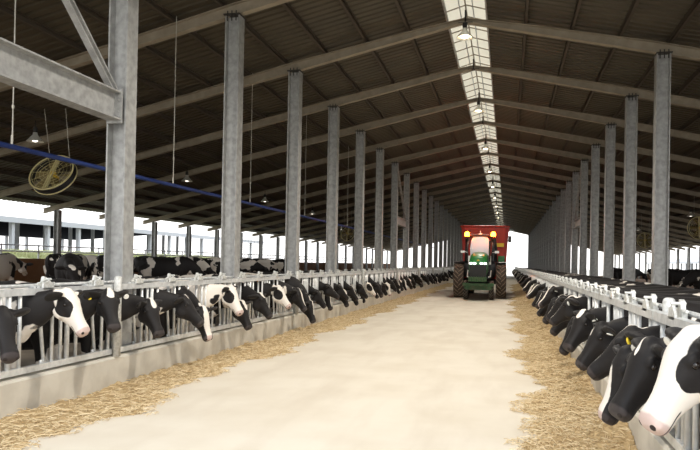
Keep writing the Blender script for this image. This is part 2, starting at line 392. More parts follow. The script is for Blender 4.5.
def make_hero(nose, hdir, hpit, label, seed, white, blaze, patch, tags, side, heading, z0, group, nyaw, kind, rooty):
    """place a cow so that its nose is at `nose`; hdir = heading of the face (deg, 0 = away from its fence, + = to the cow's left); hpit = face pitch below level (deg)"""
    heading = heading or 0
    tot = rad(hdir - heading)
    base = 0 if side == 1 else PI
    rz = base + rad(heading)
    def solve(ny):
        hy = tot-ny; lo, hi = rad(-40), rad(70)
        for _ in range(24):
            npi = (lo+hi)/2
            p = pose_pts([(1.28,0,AX-.03)], npi, ny, rad(hpit)-npi, hy)[0]
            if p[2] + z0 > nose[2]: lo = npi
            else: hi = npi
        pose = (npi, ny, rad(hpit)-npi, hy)
        p = pose_pts([(1.28,0,AX-.03)], *pose)[0]
        return pose, Matrix.Rotation(rz, 3, 'Z') @ Vector(p)
    want = nose[1]-rooty; lo, hi = rad(-58), rad(58)
    for _ in range(18):
        ny = (lo+hi)/2; pose, v = solve(ny)
        if (v.y < want) == (side == 1): lo = ny
        else: hi = ny
    me = posed_mesh(kind, pose)
    o = bpy.data.objects.new('dairy_cow', me); COL.objects.link(o)
    o.location = (nose[0]-v.x, nose[1]-v.y, z0); o.rotation_euler = (0,0,rz)
    cow_props(o, seed, white, blaze, patch)
    add_face(o, pose, tags)
    tag(o, label, 'cow', group)
    return o

# ------------------------------------------------------------------ the setting
def struct(mb, name, m, **k): return tag(build(mb, name, m, **k), kind='structure')
mb = MB(); mb.box((LF+.10, -6, -.2), (RF-.0, 150, 0)); struct(mb, 'floor', M['alley'])
mb = MB(); mb.box((EL-.3, -4, -.2), (LF-.16, YE, PEN)); struct(mb, 'floor_left_pen', M['mud'])
mb = MB(); mb.box((RF+.26, -4, -.2), (ER+.3, YE, PEN)); struct(mb, 'floor_right_pen', M['mud'])
def kerb(x0, x1, name):
    mb = MB(); c = .025
    mb.prism([(x0,-.2),(x1,-.2),(x1,KERB-c),(x1-c,KERB),(x0+c,KERB),(x0,KERB-c)], Matrix(((1,0,0,0),(0,0,1,-4),(0,1,0,0),(0,0,0,1))), YE+4)
    struct(mb, name, M['conc'])
kerb(LF-.16, LF+.10, 'trim_1'); kerb(RF-.0, RF+.26, 'trim_2')
# bedded areas with an uneven surface
def bumpy(name, x0, x1, y0, y1, z, amp, m, nx=40, ny=160, seed=1):
    g = np.random.default_rng(seed); vs = []; fs = []
    ph = g.uniform(0, 6.28, (6, 2)); fr = g.uniform(.3, 2.2, (6, 2))
    for i in range(nx+1):
        for j in range(ny+1):
            x = x0+(x1-x0)*i/nx; y = y0+(y1-y0)*j/ny
            h = sum(math.sin(fr[k][0]*x+ph[k][0])*math.sin(fr[k][1]*y+ph[k][1]) for k in range(6))/3
            edge = 1 if 0 < i < nx else -1
            vs.append((x, y, z + amp*h if edge > 0 else z-.25))
    for i in range(nx):
        for j in range(ny): fs.append((i*(ny+1)+j, (i+1)*(ny+1)+j, (i+1)*(ny+1)+j+1, i*(ny+1)+j+1))
    mb = MB(); mb.add(vs, fs); return struct(mb, name, m, smooth=True)
bumpy('floor_left_bedding', EL+.1, -9.0, -3, YE-.1, BED+.12, .05, M['bed'])
bumpy('floor_right_bedding', 7.0, ER-.1, -3, YE-.1, BED, .05, M['bed'], seed=2)
# low side walls
mb = MB(); mb.box((EL-.12, -4, 0), (EL+.02, YE, 1.66)); struct(mb, 'wall_left', M['curtain'])
mb = MB(); mb.box((ER-.02, -4, 0), (ER+.12, YE, 1.0)); struct(mb, 'wall_right', M['curtain'])
# yard outside
mb = MB(); mb.box((-140,-60,-.5),(140,400,-.22)); struct(mb, 'yard_ground', M['outside'])
# corrugated roof sheets: ribs run down the slope
def roof_sheet(x0, x1, name):
    zt = .39                                                  # sheet height above rafter underside
    mb = MB(); vs = []; fs = []; pitch = .25
    n = int((YE+.6-YN)/pitch); cols = []
    prof = [(0,0),(.10,0),(.125,.055),(.175,.055),(.20,0)]
    ys = [(YN + i*pitch + a, b) for i in range(n) for a, b in prof]
    for y, b in ys:
        for x in (x0, x1): vs.append((x, y, under(x)+zt+b))
        for x in (x0, x1): vs.append((x, y, under(x)+zt+b+.012))
    for i in range(len(ys)-1):
        a = i*4; c = a+4
        fs += [(a, c, c+1, a+1), (a+2, a+3, c+3, c+2)]
    fs += [(0,1,3,2)]; e = (len(ys)-1)*4; fs += [(e,e+2,e+3,e+1)]
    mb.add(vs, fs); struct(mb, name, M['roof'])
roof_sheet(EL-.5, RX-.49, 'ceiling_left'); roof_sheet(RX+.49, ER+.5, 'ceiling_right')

# ------------------------------------------------------------------ ridge skylight
sk = empty('ridge_skylight', (RX, YN, RZ+.42)); tag(sk, 'long pale translucent skylight strip running along the roof ridge', 'skylight')
mb = MB()
L_ = YE+.6-YN
mb.prism([(-.57,-.06),(0,.10),(.57,-.06),(.57,-.04),(0,.12),(-.57,-.04)], Matrix(((1,0,0,0),(0,0,1,0),(0,1,0,0),(0,0,0,1))), L_)
build(mb, 'translucent_sheet', M['sky'], sk)
for s in (-1, 1):
    mb = MB(); mb.box((s*.49-.02, 0, -.17), (s*.49+.02, L_, -.07)); build(mb, 'edge_flashing', M['galv'], sk)
    mb = MB(); mb.box((s*.16-.012, 0, .0), (s*.16+.012, L_, .03)); build(mb, 'glazing_rail', M['farsteel'], sk)
mb = MB(); mb.box((-.015, 0, -.06), (.015, L_, -.02)); build(mb, 'ridge_rail', M['rafter'], sk)
mb = MB(); k = 0
for i in range(int(L_/.78)):
    y = .4 + i*.78; mb.tube([(-.48,y,-.08),(0,y,.06),(.48,y,-.08)], .016, 5)
tag(build(mb, 'cross_rib', M['rafter'], sk), kind='stuff')

# ------------------------------------------------------------------ steel frames
kz = range(-3, 25)
def post_label(k, side):
    if k == 24: return 'last grey steel post of the %s row, at the open far end' % side
    extra = ''
    if side == 'left':
        if k == -3: return 'steel post at the near end of the left row, outside the left picture edge'
        if k == -2: return 'nearest and thickest looking grey steel post, at left, carrying the horizontal beam'
        return 'tall grey steel post, %s of the left row after the beam-carrying one' % ordn(k+2-0-1) if False else 'tall grey post behind the left fence, %s of its row from the camera' % ordn(k+3)
    return 'tall grey post behind the right fence, %s of its row from the camera' % ordn(k+1)
def bolts(mb, x, y, z, s=.035):
    for a in (-.09, 0, .09): mb.tube([(x+a, y-.16, z+.0), (x+a, y-.16, z+.2)], .012, 6)
for side, px in (('left', LP), ('right', RP)):
    for k in (range(-3, 25) if side == 'left' else range(0, 25)):
        y = ky(k); t = empty('steel_post', (px, y, PEN)); tag(t, post_label(k, side), 'post', '%s row of roof posts' % side)
        h = under(px)-PEN - .02
        mb = MB(); ibeam(mb, (0,0,.02), (0,0,h), .27, .30, .022, .018, up=(1,0,0)); build(mb, 'column', M['galv'], t)
        mb = MB(); mb.box((-.17,-.19,h), (.17,.19,h+.02)); bolts(mb, 0, 0, h-.12); bolts(mb, 0, .32, h-.12); build(mb, 'head_plate', M['bolt'], t)
        mb = MB(); mb.box((-.2,-.2,0), (.2,.2,.02)); build(mb, 'base_plate', M['galv'], t)
# eave posts
for side, px, w in (('left', EL+.35, .22), ('right', ER-.3, .22)):
    for k in kz:
        y = ky(k); h = under(px)-.02
        mb = MB(); ibeam(mb, (px,y,PEN), (px,y,h), w, w, .02, .016, up=(1,0,0))
        if side == 'left': lab = 'slim grey eave post on the far left side, %s from the picture edge' % ordn(k-1) if k > 1 else 'slim grey eave post outside the left picture edge'
        else: lab = 'slim grey eave post standing along the far right side opening'
        o = build(mb, 'eave_post', M['galv'])
        tag(o, lab, 'post', 'eave posts on the %s side' % side)
def rafter_beam(mb, xe, d):
    # I-section lofted from the ridge outwards; shallower at the ridge
    sg = 1 if xe > 0 else -1; st = [(0,.115),(1.3*sg,.175),(4.3*sg,.25),(7*sg,.22),(xe,.20)]; vs = []; fs = []
    for x, dd in st:
        z0 = -SL*abs(x); a = .08; tf = .018; tw = .007
        zt = z0+min(dd, .298)
        for yy, zz in ((-a,z0),(a,z0),(a,z0+tf),(tw,z0+tf),(tw,zt-tf),(a,zt-tf),(a,zt),(-a,zt),(-a,zt-tf),(-tw,zt-tf),(-tw,z0+tf),(-a,z0+tf)): vs.append((x,yy,zz))
    for i in range(len(st)-1):
        for j in range(12): fs.append((i*12+j, i*12+(j+1) % 12, (i+1)*12+(j+1) % 12, (i+1)*12+j))
    e = (len(st)-1)*12; fs += [tuple(range(12))[::-1], tuple(range(e, e+12))]
    mb.add(vs, fs)
# rafters: one pitched frame each
for k in kz:
    y = ky(k); t = empty('roof_rafter', (RX, y, RZ)); d = .27
    if k == 24: lab = 'last pitched roof rafter, at the open far end of the barn'
    elif k < 1: lab = {-3:'pitched steel rafter at the open near end of the roof',-2:'pitched steel rafter over the near end of the roof', -1:'pitched steel rafter crossing the upper left corner of the picture', 0:'nearest complete pitched roof rafter, meeting the ridge at the glowing lamp'}[k]
    else: lab = 'pitched steel roof rafter, %s one behind the lamp-lit nearest rafter' % ordn(k)
    tag(t, lab, 'rafter', 'roof rafters')
    for nm, xe in (('left_rafter_beam', EL-.35), ('right_rafter_beam', ER+.35)):
        mb = MB(); zc = d/2
        p = (0, 0, zc); q = (xe-RX, 0, zc - SL*abs(xe-RX))
        rafter_beam(mb, xe-RX, d); build(mb, nm, M['rafter'], t)
    mb = MB(); mb.box((-.17,-.085,-.012),(.17,.085,.0)); mb.box((-.02,-.1,-.0),(.02,.1,d+.02))
    build(mb, 'ridge_plate', M['bolt'], t)
# purlins on top of the rafters
nl = 0
for side, s, xe in (('left', -1, EL), ('right', 1, ER)):
    i = 0; x = RX + s*1.42
    while (x-xe)*s < 0:
        i += 1
        mb = MB(); z = under(x)+.255
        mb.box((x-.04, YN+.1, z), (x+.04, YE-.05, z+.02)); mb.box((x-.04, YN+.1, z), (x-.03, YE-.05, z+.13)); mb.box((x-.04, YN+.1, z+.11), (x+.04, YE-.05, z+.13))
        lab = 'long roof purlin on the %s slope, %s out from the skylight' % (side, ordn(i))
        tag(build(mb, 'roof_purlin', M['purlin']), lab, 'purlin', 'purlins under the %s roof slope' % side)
        x += s*1.06
# tie beams with braces
def tie(px, k0, k1, side, lab, lab2, fwd):
    y0, y1 = ky(k0), ky(k1); t = empty('tie_beam', (px, y0, 3.68)); tag(t, lab, 'beam')
    mb = MB(); ibeam(mb, (0,.18,.2), (0,y1-y0-.18,.2), .22, .40, .022, .016); build(mb, 'beam', M['galv'], t)
    for yy in (.17, y1-y0-.19):
        mb = MB(); mb.box((-.12,yy,-.04),(.12,yy+.02,.44))
        for a in (.05,.12,.28,.35):
            for b in (-.07,.07): mb.ell((b, yy-.005+(.025 if yy > 1 else 0)*0, a), (.016,.016,.016), n=8, m=5)
        build(mb, 'end_plate', M['galv'], t)
    mb = MB()
    if fwd: p, q = (px-.03, y1-.17, 4.1), (px-.03, y1-.17-2.9, under(px)-.06)
    else: p, q = (px-.03, y0+.15, 4.1), (px-.03, y1-.1, under(px)-.1)
    b = MB(); P, Q = Vector(p), Vector(q); Mx = zmat(P, Q-P, (1,0,0)); ln = (Q-P).length
    for off in (-.055, .03): b.prism([(off,-.04),(off+.025,-.04),(off+.025,.05),(off,.05)], Mx, ln)
    br = build(b, 'diagonal_brace', M['galv'], t); br.location = (-px, -y0, -3.68)
tie(LP, -3, -2, 'left', 'big grey steel beam at upper left, ending at the nearest post', 'slanting double-bar brace rising from the nearest post, upper left', True)
tie(LP, 4, 5, 'left', 'short grey tie beam high between two distant posts of the left row', 'slanting brace between two distant posts of the left row', True)
tie(RP, 4, 5, 'right', 'short grey tie beam high between two distant posts of the right row', 'slanting brace between two distant posts of the right row', True)

# ------------------------------------------------------------------ blue pipe, hangers, fans, lamps
PX, PZ = -6.6, 3.24
t = empty('water_pipe', (PX, 0, PZ)); tag(t, 'long thin blue pipe hanging behind the left row of posts', 'pipe')
mb = MB(); mb.tube([(0,4.5,0),(0,62,0)], .036, 10); build(mb, 'pipe', M['blue'], t)
for y in (14.5, 26, 38):
    mb = MB(); mb.tube([(0,y,-.02),(0,y,-.16)], .012, 6); mb.lathe([(.012,0),(.05,-.02),(.03,-.05)], 10, Matrix.Translation((0,y,-.14))); build(mb, 'sprinkler_head', M['white'], t)
wi = 0
for y in (7.65, 12.1, 16.2, 21, 27, 35):
    wi += 1
    mb = MB(); x2 = PX; zt = under(PX)+.3
    mb.tube([(PX,y,PZ+.02),(PX,y,zt)], .009, 6); mb.ell((PX,y,PZ+.55),(.018,.018,.04), n=8, m=6); mb.tube([(PX,y-.005,PZ+.04),(PX,y-.005,PZ+.16)], .016, 6)
    tag(build(mb, 'hanger_rod', M['wire']), 'thin steel rod holding the blue pipe, %s from the left picture edge' % ordn(wi), 'hanger rod', 'rods holding the blue pipe')
def fan(loc, r, rz, tilt, lab, s=1):
    t = empty('barn_fan', loc, rz); tag(t, lab, 'fan', 'barn fans'); t.rotation_euler = (rad(tilt), 0, rz)
    # axis = local y
    Rm = Matrix.Rotation(PI/2, 4, 'X')
    mb = MB(); mb.lathe([(r*1.02,-.10),(r*.97,0),(r*.99,.08),(r*1.02,.09),(r*1.0,0),(r*1.06,-.11)], 36, Rm, cap=False); mb.f += [(i, (i+1) % 36, 5*36+(i+1) % 36, 5*36+i) for i in range(36)]
    build(mb, 'housing', M['black'], t, smooth=True)
    mb = MB(); mb.tube([(r*1.03*math.cos(a), .085, r*1.03*math.sin(a)) for a in np.linspace(0, 2*PI, 40, endpoint=False)], .022, 6, closed=True)
    mb.tube([(r*1.03*math.cos(a), -.115, r*1.03*math.sin(a)) for a in np.linspace(0, 2*PI, 40, endpoint=False)], .022, 6, closed=True)
    build(mb, 'rim', M['cream'], t, smooth=True)
    mb = MB()
    for f in np.linspace(.2, .92, 5): mb.tube([(r*f*math.cos(a), -.115, r*f*math.sin(a)) for a in np.linspace(0, 2*PI, 28, endpoint=False)], .004, 4, closed=True)
    for a in np.linspace(0, 2*PI, 12, endpoint=False): mb.tube([(.1*r*math.cos(a),-.115,.1*r*math.sin(a)), (r*math.cos(a),-.115,r*math.sin(a))], .004, 4)
    build(mb, 'guard', M['cream'], t)
    for q in range(6):
        a = q*PI/3; c, s_ = math.cos(a), math.sin(a); mb = MB()
        vs = []
        for rr in (.12, .45, .9):
            w = .05+.05*rr; tw = .10*(1.2-rr)
            for e in (-1, 1): vs.append((rr*r*c - e*w*s_, e*tw, rr*r*s_ + e*w*c))
        vs2 = [(x, y_+.008, z) for x, y_, z in vs]
        mb.add(vs+vs2, [(0,1,3,2),(2,3,5,4),(6,8,9,7),(8,10,11,9),(0,2,8,6),(2,4,10,8),(1,7,9,3),(3,9,11,5),(4,5,11,10),(0,6,7,1)])
        build(mb, 'blade', M['fanblade'], t)
    mb = MB(); mb.box((-.05*1,-.12,-r),(-.02,-.06,r)); mb.box((.02*1,-.12,-r),(.05,-.06,r)); build(mb, 'motor_bracket', M['cream'], t)
    mb = MB(); mb.lathe([(.02,-.16),(.085,-.14),(.085,.08),(.03,.1)], 16, Rm); build(mb, 'motor', M['yellow'], t, smooth=True)
    up = (under(loc[0])+.30-loc[2]-.0)
    Ri = Euler((rad(tilt), 0, rz)).to_matrix().inverted()
    mb = MB()
    for dx in (-.25, .25): mb.tube([tuple(Ri @ (Matrix.Rotation(rz,3,'Z') @ Vector((dx*1.2, 0, up)))), (dx*r*2.0, 0, r*.85)], .008, 5)
    build(mb, 'hanging_wires', M['wire'], t)
fan((-11.45, 14.75, 3.86), .56, rad(4), -34, 'large round cream fan hanging at left, behind the blue pipe')
fan((-11.45, 46.9, 3.86), .52, rad(40), 20, 'round cream fan hanging far back between posts of the left row')
fan((9.5, 36.6, 3.83), .55, rad(-30), 10, 'round fan cut by the right picture edge', 1)
fan((9.5, 50.2, 3.70), .52, rad(-30), 10, 'round fan hanging just left of the nearest right post')
def lamp(loc, lab, grp, lit):
    t = empty('hanging_lamp', loc); tag(t, lab, 'lamp', grp)
    mb = MB(); mb.lathe([(.05,.22),(.06,.16),(.12,.09),(.20,.0),(.205,-.01),(.195,-.01),(.11,.085),(.05,.15)], 20); build(mb, 'reflector', M['lampm'], t, smooth=True)
    mb = MB(); mb.lathe([(.045,.22),(.055,.24),(.055,.34),(.02,.37)], 12); mb.tube([(0,0,.36),(0,0,.52)], .012, 6); build(mb, 'ballast', M['dark'], t)
    mb = MB(); mb.ell((0,0,.03),(.10 if lit else .07,.10 if lit else .07,.045 if lit else .05)); build(mb, 'bulb', M['bulb'] if lit else M['bulb_dim'], t, smooth=True)
for i, k in enumerate((0, 2, 4, 6, 8, 10, 12, 14, 16)):
    lamp((RX, ky(k)-.22, RZ-.42), ['brightly glowing lamp under the ridge at the nearest full rafter','lamp under the ridge skylight, second from the top','lamp under the ridge skylight, third from the top','lamp under the ridge skylight, fourth from the top'][i] if i < 4 else 'small distant lamp under the ridge skylight above the tractor', 'lamps along the ridge', True)
for i, (x, y) in enumerate(((-11.5, 14.1), (-11.5, 22.1), (-11.5, 30.1), (-11.5, 38.1))):
    lamp((x, y, 4.62), 'small bell lamp hanging over the left pen, %s from the left picture edge' % ordn(i+1), 'lamps over the left pen', False)
for i, (x, y) in enumerate(((9.5, 53), (9.5, 38.4))):
    lamp((x, y, 4.55), ['small lamp over the right pen, between the first and second right posts','small lamp over the right pen, at the picture edge above the fan'][i], 'lamps over the right pen', False)

# ------------------------------------------------------------------ feed barriers (self locking headlocks)
def barrier():
    """one panel, one bay long, x 0 = rail line, y 0..BAY, z from kerb top"""
    t = empty('feed_barrier'); zb = KERB+.06; kids = []
    P = BAY/4
    def part(n, mb, m, sm=False, bv=0):
        o = build(mb, n, m, t, smooth=sm, bevel=bv); kids.append(o); return o
    mb = MB(); mb.box((-.035,.01,FZ-.075),(.035,BAY-.01,FZ)); part('top_rail', mb, M['galv_bright'])
    mb = MB(); mb.tube([(-.10,.01,FZ+.025),(-.10,BAY-.01,FZ+.025)], .021, 8)
    for i in range(4): mb.box((-.11,.47+i*P,FZ-.03),(-.03,.50+i*P,FZ+.02))
    part('locking_rod', mb, M['galv_bright'])
    mb = MB(); mb.box((-.03,.01,zb-.03),(.03,BAY-.01,zb+.04)); part('bottom_rail', mb, M['galv_bright'])
    for i in range(4):
        for u, w in ((.0, .030), (.17, .021), (.70, .021), (.85, .021)):
            mb = MB(); y = i*P + u*P/ .97 + .045
            mb.tube([(0,y,zb+.02),(0,y,FZ-.05)], w, 8); part('upright_bar', mb, M['galv_bright'], True)
        # neck opening between .17 and .70: swinging bar leans
        mb = MB(); y0 = i*P
        mb.box((-.05,y0+.60,zb+.02),(-.03,y0+.645,zb+.07)); mb.tube([(-.04,y0+.66,zb+.05),(-.04,y0+.60,.95),(-.04,y0+.63,FZ+.0)], .021, 8)
        part('swinging_bar', mb, M['galv_bright'], True)
        mb = MB(); yb = y0+.63
        mb.prism([(-.09,-.02),(.09,-.02),(.10,.03),(.05,.06),(.03,.12),(-.01,.13),(-.03,.07),(-.08,.06)], Matrix(((0,0,1,-.055),(1,0,0,yb),(0,1,0,FZ),(0,0,0,1))), .035)
        mb.prism([(-.09,-.02),(.09,-.02),(.10,.03),(.05,.06),(.02,.09),(-.03,.07),(-.08,.06)], Matrix(((0,0,1,.015),(1,0,0,yb),(0,1,0,FZ),(0,0,0,1))), .02)
        mb.tube([(-.06,yb+.03,FZ+.10),(.045,yb+.03,FZ+.10)], .012, 6)
        mb.tube([(-.03,yb-.12,FZ+.04),(-.03,yb+.18,FZ+.05)], .012, 6)
        part('latch', mb, M['latch'])
    # end post: round pipe with domed cap
    return t, kids
proto, kids = barrier()
def fence_post(x, y, lab, grp):
    mb = MB(); mb.lathe([(.05,KERB),(.05,1.47),(.045,1.49),(.03,1.502),(0.005,1.505)], 14, Matrix.Translation((x,y,0)))
    tag(build(mb, 'fence_post', M['latch'], smooth=True), lab, 'fence post', grp)
first = True
YFL = 7.93                                              # a left panel joint
def place_barrier(x, y, flip, lab, grp):
    global first
    if first: t = proto; first = False
    else:
        t = proto.copy(); COL.objects.link(t)
        for c in kids:
            d = c.copy(); COL.objects.link(d); d.parent = t
    t.location = (x, y+(BAY if flip else 0), 0); t.rotation_euler = (0,0,PI if flip else 0)
    tag(t, lab, 'feed barrier', grp)
for i in range(-1, 28):
    y = YFL + i*BAY
    if y + BAY > YE: break
    n = i+2
    lab = {1:'galvanised headlock panel at the left picture edge',2:'galvanised headlock panel of the left fence, just right of the nearest capped post'}.get(n, 'galvanised headlock panel, %s of the left feed fence from the picture edge' % ordn(n))
    place_barrier(LF, y, False, lab, 'headlock panels of the left fence')
    if i % 2 == 0: fence_post(LF+.087, y, 'round capped fence post of the left feed fence, %s from the picture edge' % ordn(i//2+1), 'fence posts of the left fence')
for i in range(0, 30):
    y = 2.05 + i*BAY
    if y + BAY > YE: break
    place_barrier(RF+.06, y, True, 'galvanised headlock panel of the right feed fence, %s from the lower right corner' % ordn(i+1), 'headlock panels of the right fence')
    if i % 2: fence_post(RF+.15, y, 'round capped fence post of the right feed fence, %s from the lower right corner' % ordn((i+1)//2), 'fence posts of the right fence')

# ------------------------------------------------------------------ hay
def hay(name, lab, xa, xb, edge, seed, n, amp):
    """mound against the kerb at xa thinning towards xb"""
    g = np.random.default_rng(seed)
    t = empty(name, (0,0,0)); tag(t, lab, 'hay')
    ys = np.concatenate([np.arange(1.0, 30, .07), np.arange(30, 60, .3)]); us = np.linspace(0, 1, 26)
    ph = g.uniform(0, 6.28, 40)
    def width(y): return 1 + .18*math.sin(1.1*y+ph[0]) + .14*math.sin(2.7*y+ph[1]) + .08*math.sin(7*y+ph[2]) + .06*math.sin(13*y+ph[5])
    def H(u, y):
        base = amp*(1-u)**1.1*(1 + .35*math.sin(1.9*y+ph[3]) + .25*math.sin(4.1*y+ph[4]+3*u) )
        lump = .018*math.sin(9*y+ph[6]+7*u)*math.sin(11*u+ph[7]+2*y) + .012*math.sin(21*y+ph[8])*math.sin(17*u+ph[9]) + .010*math.sin(37*y+ph[10]+5*u)
        return max(base + lump*(1-.5*u), 0)*min(1, (1-u)*6) + .004 - (.03 if u > .999 else 0)
    vs = []; fs = []; nu = len(us)
    for y in ys:
        w = width(y)
        for u in us: vs.append((xa + (xb-xa)*u*w, y, H(u, y)))
    for i in range(len(ys)-1):
        for j in range(nu-1): fs.append((i*nu+j, (i+1)*nu+j, (i+1)*nu+j+1, i*nu+j+1))
    mb = MB(); mb.add(vs, fs); tag(build(mb, 'matted_layer', M['strawbase'], t, smooth=True), kind='stuff')
    # loose stalks: thin three-sided bent slivers
    V = []; F = []
    yy = 1.0 + 34*g.random(n)**1.5; uu = np.abs(g.random(n))**.75*1.12
    for i in range(n):
        y, u = yy[i], uu[i]
        w = width(y); x = xa + (xb-xa)*u*w
        z = H(min(u,.98), y) if u < 1 else 0.003
        if u > 1 and g.random() < .5: continue
        a = g.uniform(0, PI); ln = g.uniform(.03, .11); ti = g.uniform(-.22, .3); r = .0016 + .00007*y*1.3
        d = Vector((math.cos(a), math.sin(a), ti)); s = Vector((-math.sin(a), math.cos(a), 0))*r*1.6
        c = Vector((x, y, z + .006 + g.random()*.012)); k = len(V)
        mid = c + Vector((0,0,ln*g.uniform(.0,.18)))
        for p in (c - d*ln*.5, mid, c + d*ln*.5):
            p.z = max(p.z, .004); V += [tuple(p-s), tuple(p+s), tuple(p+Vector((0,0,r*2.2)))]
        for b in (0, 3):
            for j in range(3): F.append((k+b+j, k+b+(j+1) % 3, k+b+3+(j+1) % 3, k+b+3+j))
    mb = MB(); mb.v = V; mb.f = F; tag(build(mb, 'loose_stalks', M['straw'], t), kind='stuff')
hay('hay_windrow', 'strip of golden hay lying along the left kerb', LF+.105, LF+.93, 0, 3, 22000, .045)
hay('hay_windrow', 'strip of golden hay spread along the right side under the cows', RF-.005, RF-.80, 0, 4, 30000, .17)

# ------------------------------------------------------------------ tractor (drives towards the camera) and mixer wagon
TX, TY = -1.37, 33.0
t = empty('tractor', (TX, TY, 0)); tag(t, 'green tractor with two glowing orange beacons, facing the camera', 'tractor')
def wheel(x, y, r, w, lugs, nm):
    mb = MB(); Mx = Matrix.Translation((x,y,r)) @ Matrix.Rotation(PI/2, 4, 'Y')
    a = w/2
    mb.lathe([(r*.55,-a*.8),(r*.80,-a),(r*.93,-a*.92),(r*.97,-a*.5),(r*.975,0),(r*.97,a*.5),(r*.93,a*.92),(r*.80,a),(r*.55,a*.8)], 48, Mx)
    tw = build(mb, nm, M['tyre'], t, smooth=True)
    lg = MB()
    for i in range(lugs):
        for s in (-1, 1):
            th = 2*PI*(i + (.5 if s > 0 else 0))/lugs; pts = []
            # lug runs from centre to shoulder, swept
            for e, dt in ((0.02, 0), (.5, .10), (.98, .24)):
                ang = th + dt*1.3
                pts.append((s*a*e, ang))
            ring = []
            for (xx, ang) in pts:
                for dr, da in ((.96,-.035),(1.0,-.028),(1.0,.028),(.96,.035)):
                    drr = r*dr*(.985 if abs(xx) > .9*a else 1)
                    ring.append((x+xx, y+drr*math.sin(ang+da), r+drr*math.cos(ang+da)))
            fs = []
            for q in (0, 4):
                for j in range(4): fs.append((q+j, q+(j+1) % 4, q+4+(j+1) % 4, q+4+j))
            fs += [(0,3,2,1),(8,9,10,11)]
            lg.add(ring, fs)
    tag(build(lg, 'tread', M['lug'], tw), 'worn chevron tread')
    rm = MB(); rm.lathe([(.06,-a*.5),(r*.5,-a*.35),(r*.56,-a*.8),(r*.56,a*.8),(r*.5,a*.35),(.06,a*.5)], 32, Mx); build(rm, 'rim', M['yellow'], tw, smooth=True)
wheel(-1.08, 2.2, .90, .52, 22, 'rear_wheel'); wheel(1.08, 2.2, .90, .52, 22, 'rear_wheel')
wheel(-.62, .5, .48, .24, 18, 'front_wheel'); wheel(.62, .5, .48, .24, 18, 'front_wheel')
for o_ in t.children:
    if o_.name.startswith('front_wheel'): o_.data.materials[0] = M['dark']  # front tyres coloured darker so they look less lit
mb = MB()
# hood: tapering rounded prism from nose to cab
def loft_y(mb, secs, n=16, sq=3.2):
    vs = []; fs = []
    for y, cz, hw, hh in secs:
        for j in range(n):
            a = 2*PI*j/n; c, s_ = math.cos(a), math.sin(a)
            vs.append((hw*math.copysign(abs(c)**(2/sq), c), y, cz+hh*math.copysign(abs(s_)**(2/sq), s_)))
    for i in range(len(secs)-1):
        for j in range(n): fs.append((i*n+j, i*n+(j+1) % n, (i+1)*n+(j+1) % n, (i+1)*n+j))
    fs += [tuple(range(n))[::-1], tuple(range((len(secs)-1)*n, len(secs)*n))]
    mb.add(vs, fs)
loft_y(mb, [(-.62,1.60,.30,.42),(-.58,1.62,.41,.52),(-.35,1.66,.45,.56),(.4,1.75,.46,.58),(1.2,1.80,.48,.60)], 24)
build(mb, 'hood', M['green'], t, smooth=True)
mb = MB(); mb.box((-.40,-.655,1.12),(.40,-.60,1.74)); 
build(mb, 'grille', M['black'], t)
mb = MB()
for i in range(10): mb.box((-.38,-.67,1.16+i*.055),(.38,-.654,1.175+i*.055))
build(mb, 'grille_slats', M['bolt'], t)
for x in (-.34,-.16,.16,.34):
    mb = MB(); mb.box((x-.065,-.69,1.76),(x+.065,-.60,1.85)); build(mb, 'headlight', M['head'], t, bevel=.015)
mb = MB(); mb.box((-.05,-.68,1.93),(.05,-.62,1.99)); build(mb, 'hood_emblem', M['yellow'], t, bevel=.01)
for i in range(8):
    x = -.44+i*.11; mb = MB(); mb.box((x+.005,-.98,.93),(x+.105,-.66,1.14)); mb.box((x+.03,-1.0,1.1),(x+.08,-.9,1.17)); build(mb, 'front_weight', M['greendk'], t, bevel=.015)
mb = MB(); mb.box((-.60,-.1,.50),(.60,.25,.72)); mb.box((-.76,-.1,.70),(.76,.1,.84)); mb.box((-.42,-.72,.72),(.42,.1,.84)); mb.tube([(-.68,.1,.6),(.68,.1,.6)], .09, 12); build(mb, 'front_axle', M['greendk'], t)
mb = MB(); mb.box((-.28,.2,.55),(.28,3.0,1.25)); mb.tube([(-.9,2.2,.88),(.9,2.2,.88)], .15, 12); build(mb, 'chassis', M['black'], t)
mb = MB(); loft_y(mb, [(1.2,1.45,.62,.42),(1.6,1.5,.80,.5),(2.9,1.5,.80,.5)], 16, 5); build(mb, 'cab_base', M['black'], t)
# cab
for s in (-1, 1):
    for pts, rr in (([(s*.58,1.28,1.95),(s*.66,1.42,2.6),(s*.56,1.58,3.16)], .06), ([(s*.80,2.8,1.9),(s*.80,2.85,2.6),(s*.72,2.8,3.16)], .05), ([(s*.74,2.1,1.9),(s*.76,2.1,3.14)], .035)):
        mb = MB(); mb.tube(pts, rr, 8); build(mb, 'cab_pillar', M['black'], t, smooth=True)
mb = MB(); secs = []
for z, w, y in ((1.98,.44,1.26),(2.3,.49,1.30),(2.65,.50,1.38),(2.98,.45,1.49),(3.20,.36,1.56)):
    secs.append([(w*u, y + .10*u*u, z) for u in np.linspace(-1,1,9)])
vs = [p for s_ in secs for p in s_]; vs += [(x, y+.02, z) for x, y, z in vs]; n9 = 45; fs = []
for i in range(4):
    for j in range(8):
        a = i*9+j; fs += [(a,a+1,a+10,a+9),(a+n9,a+9+n9,a+10+n9,a+1+n9)]
mb.add(vs, fs); build(mb, 'windscreen', M['cabglass'], t, smooth=True)
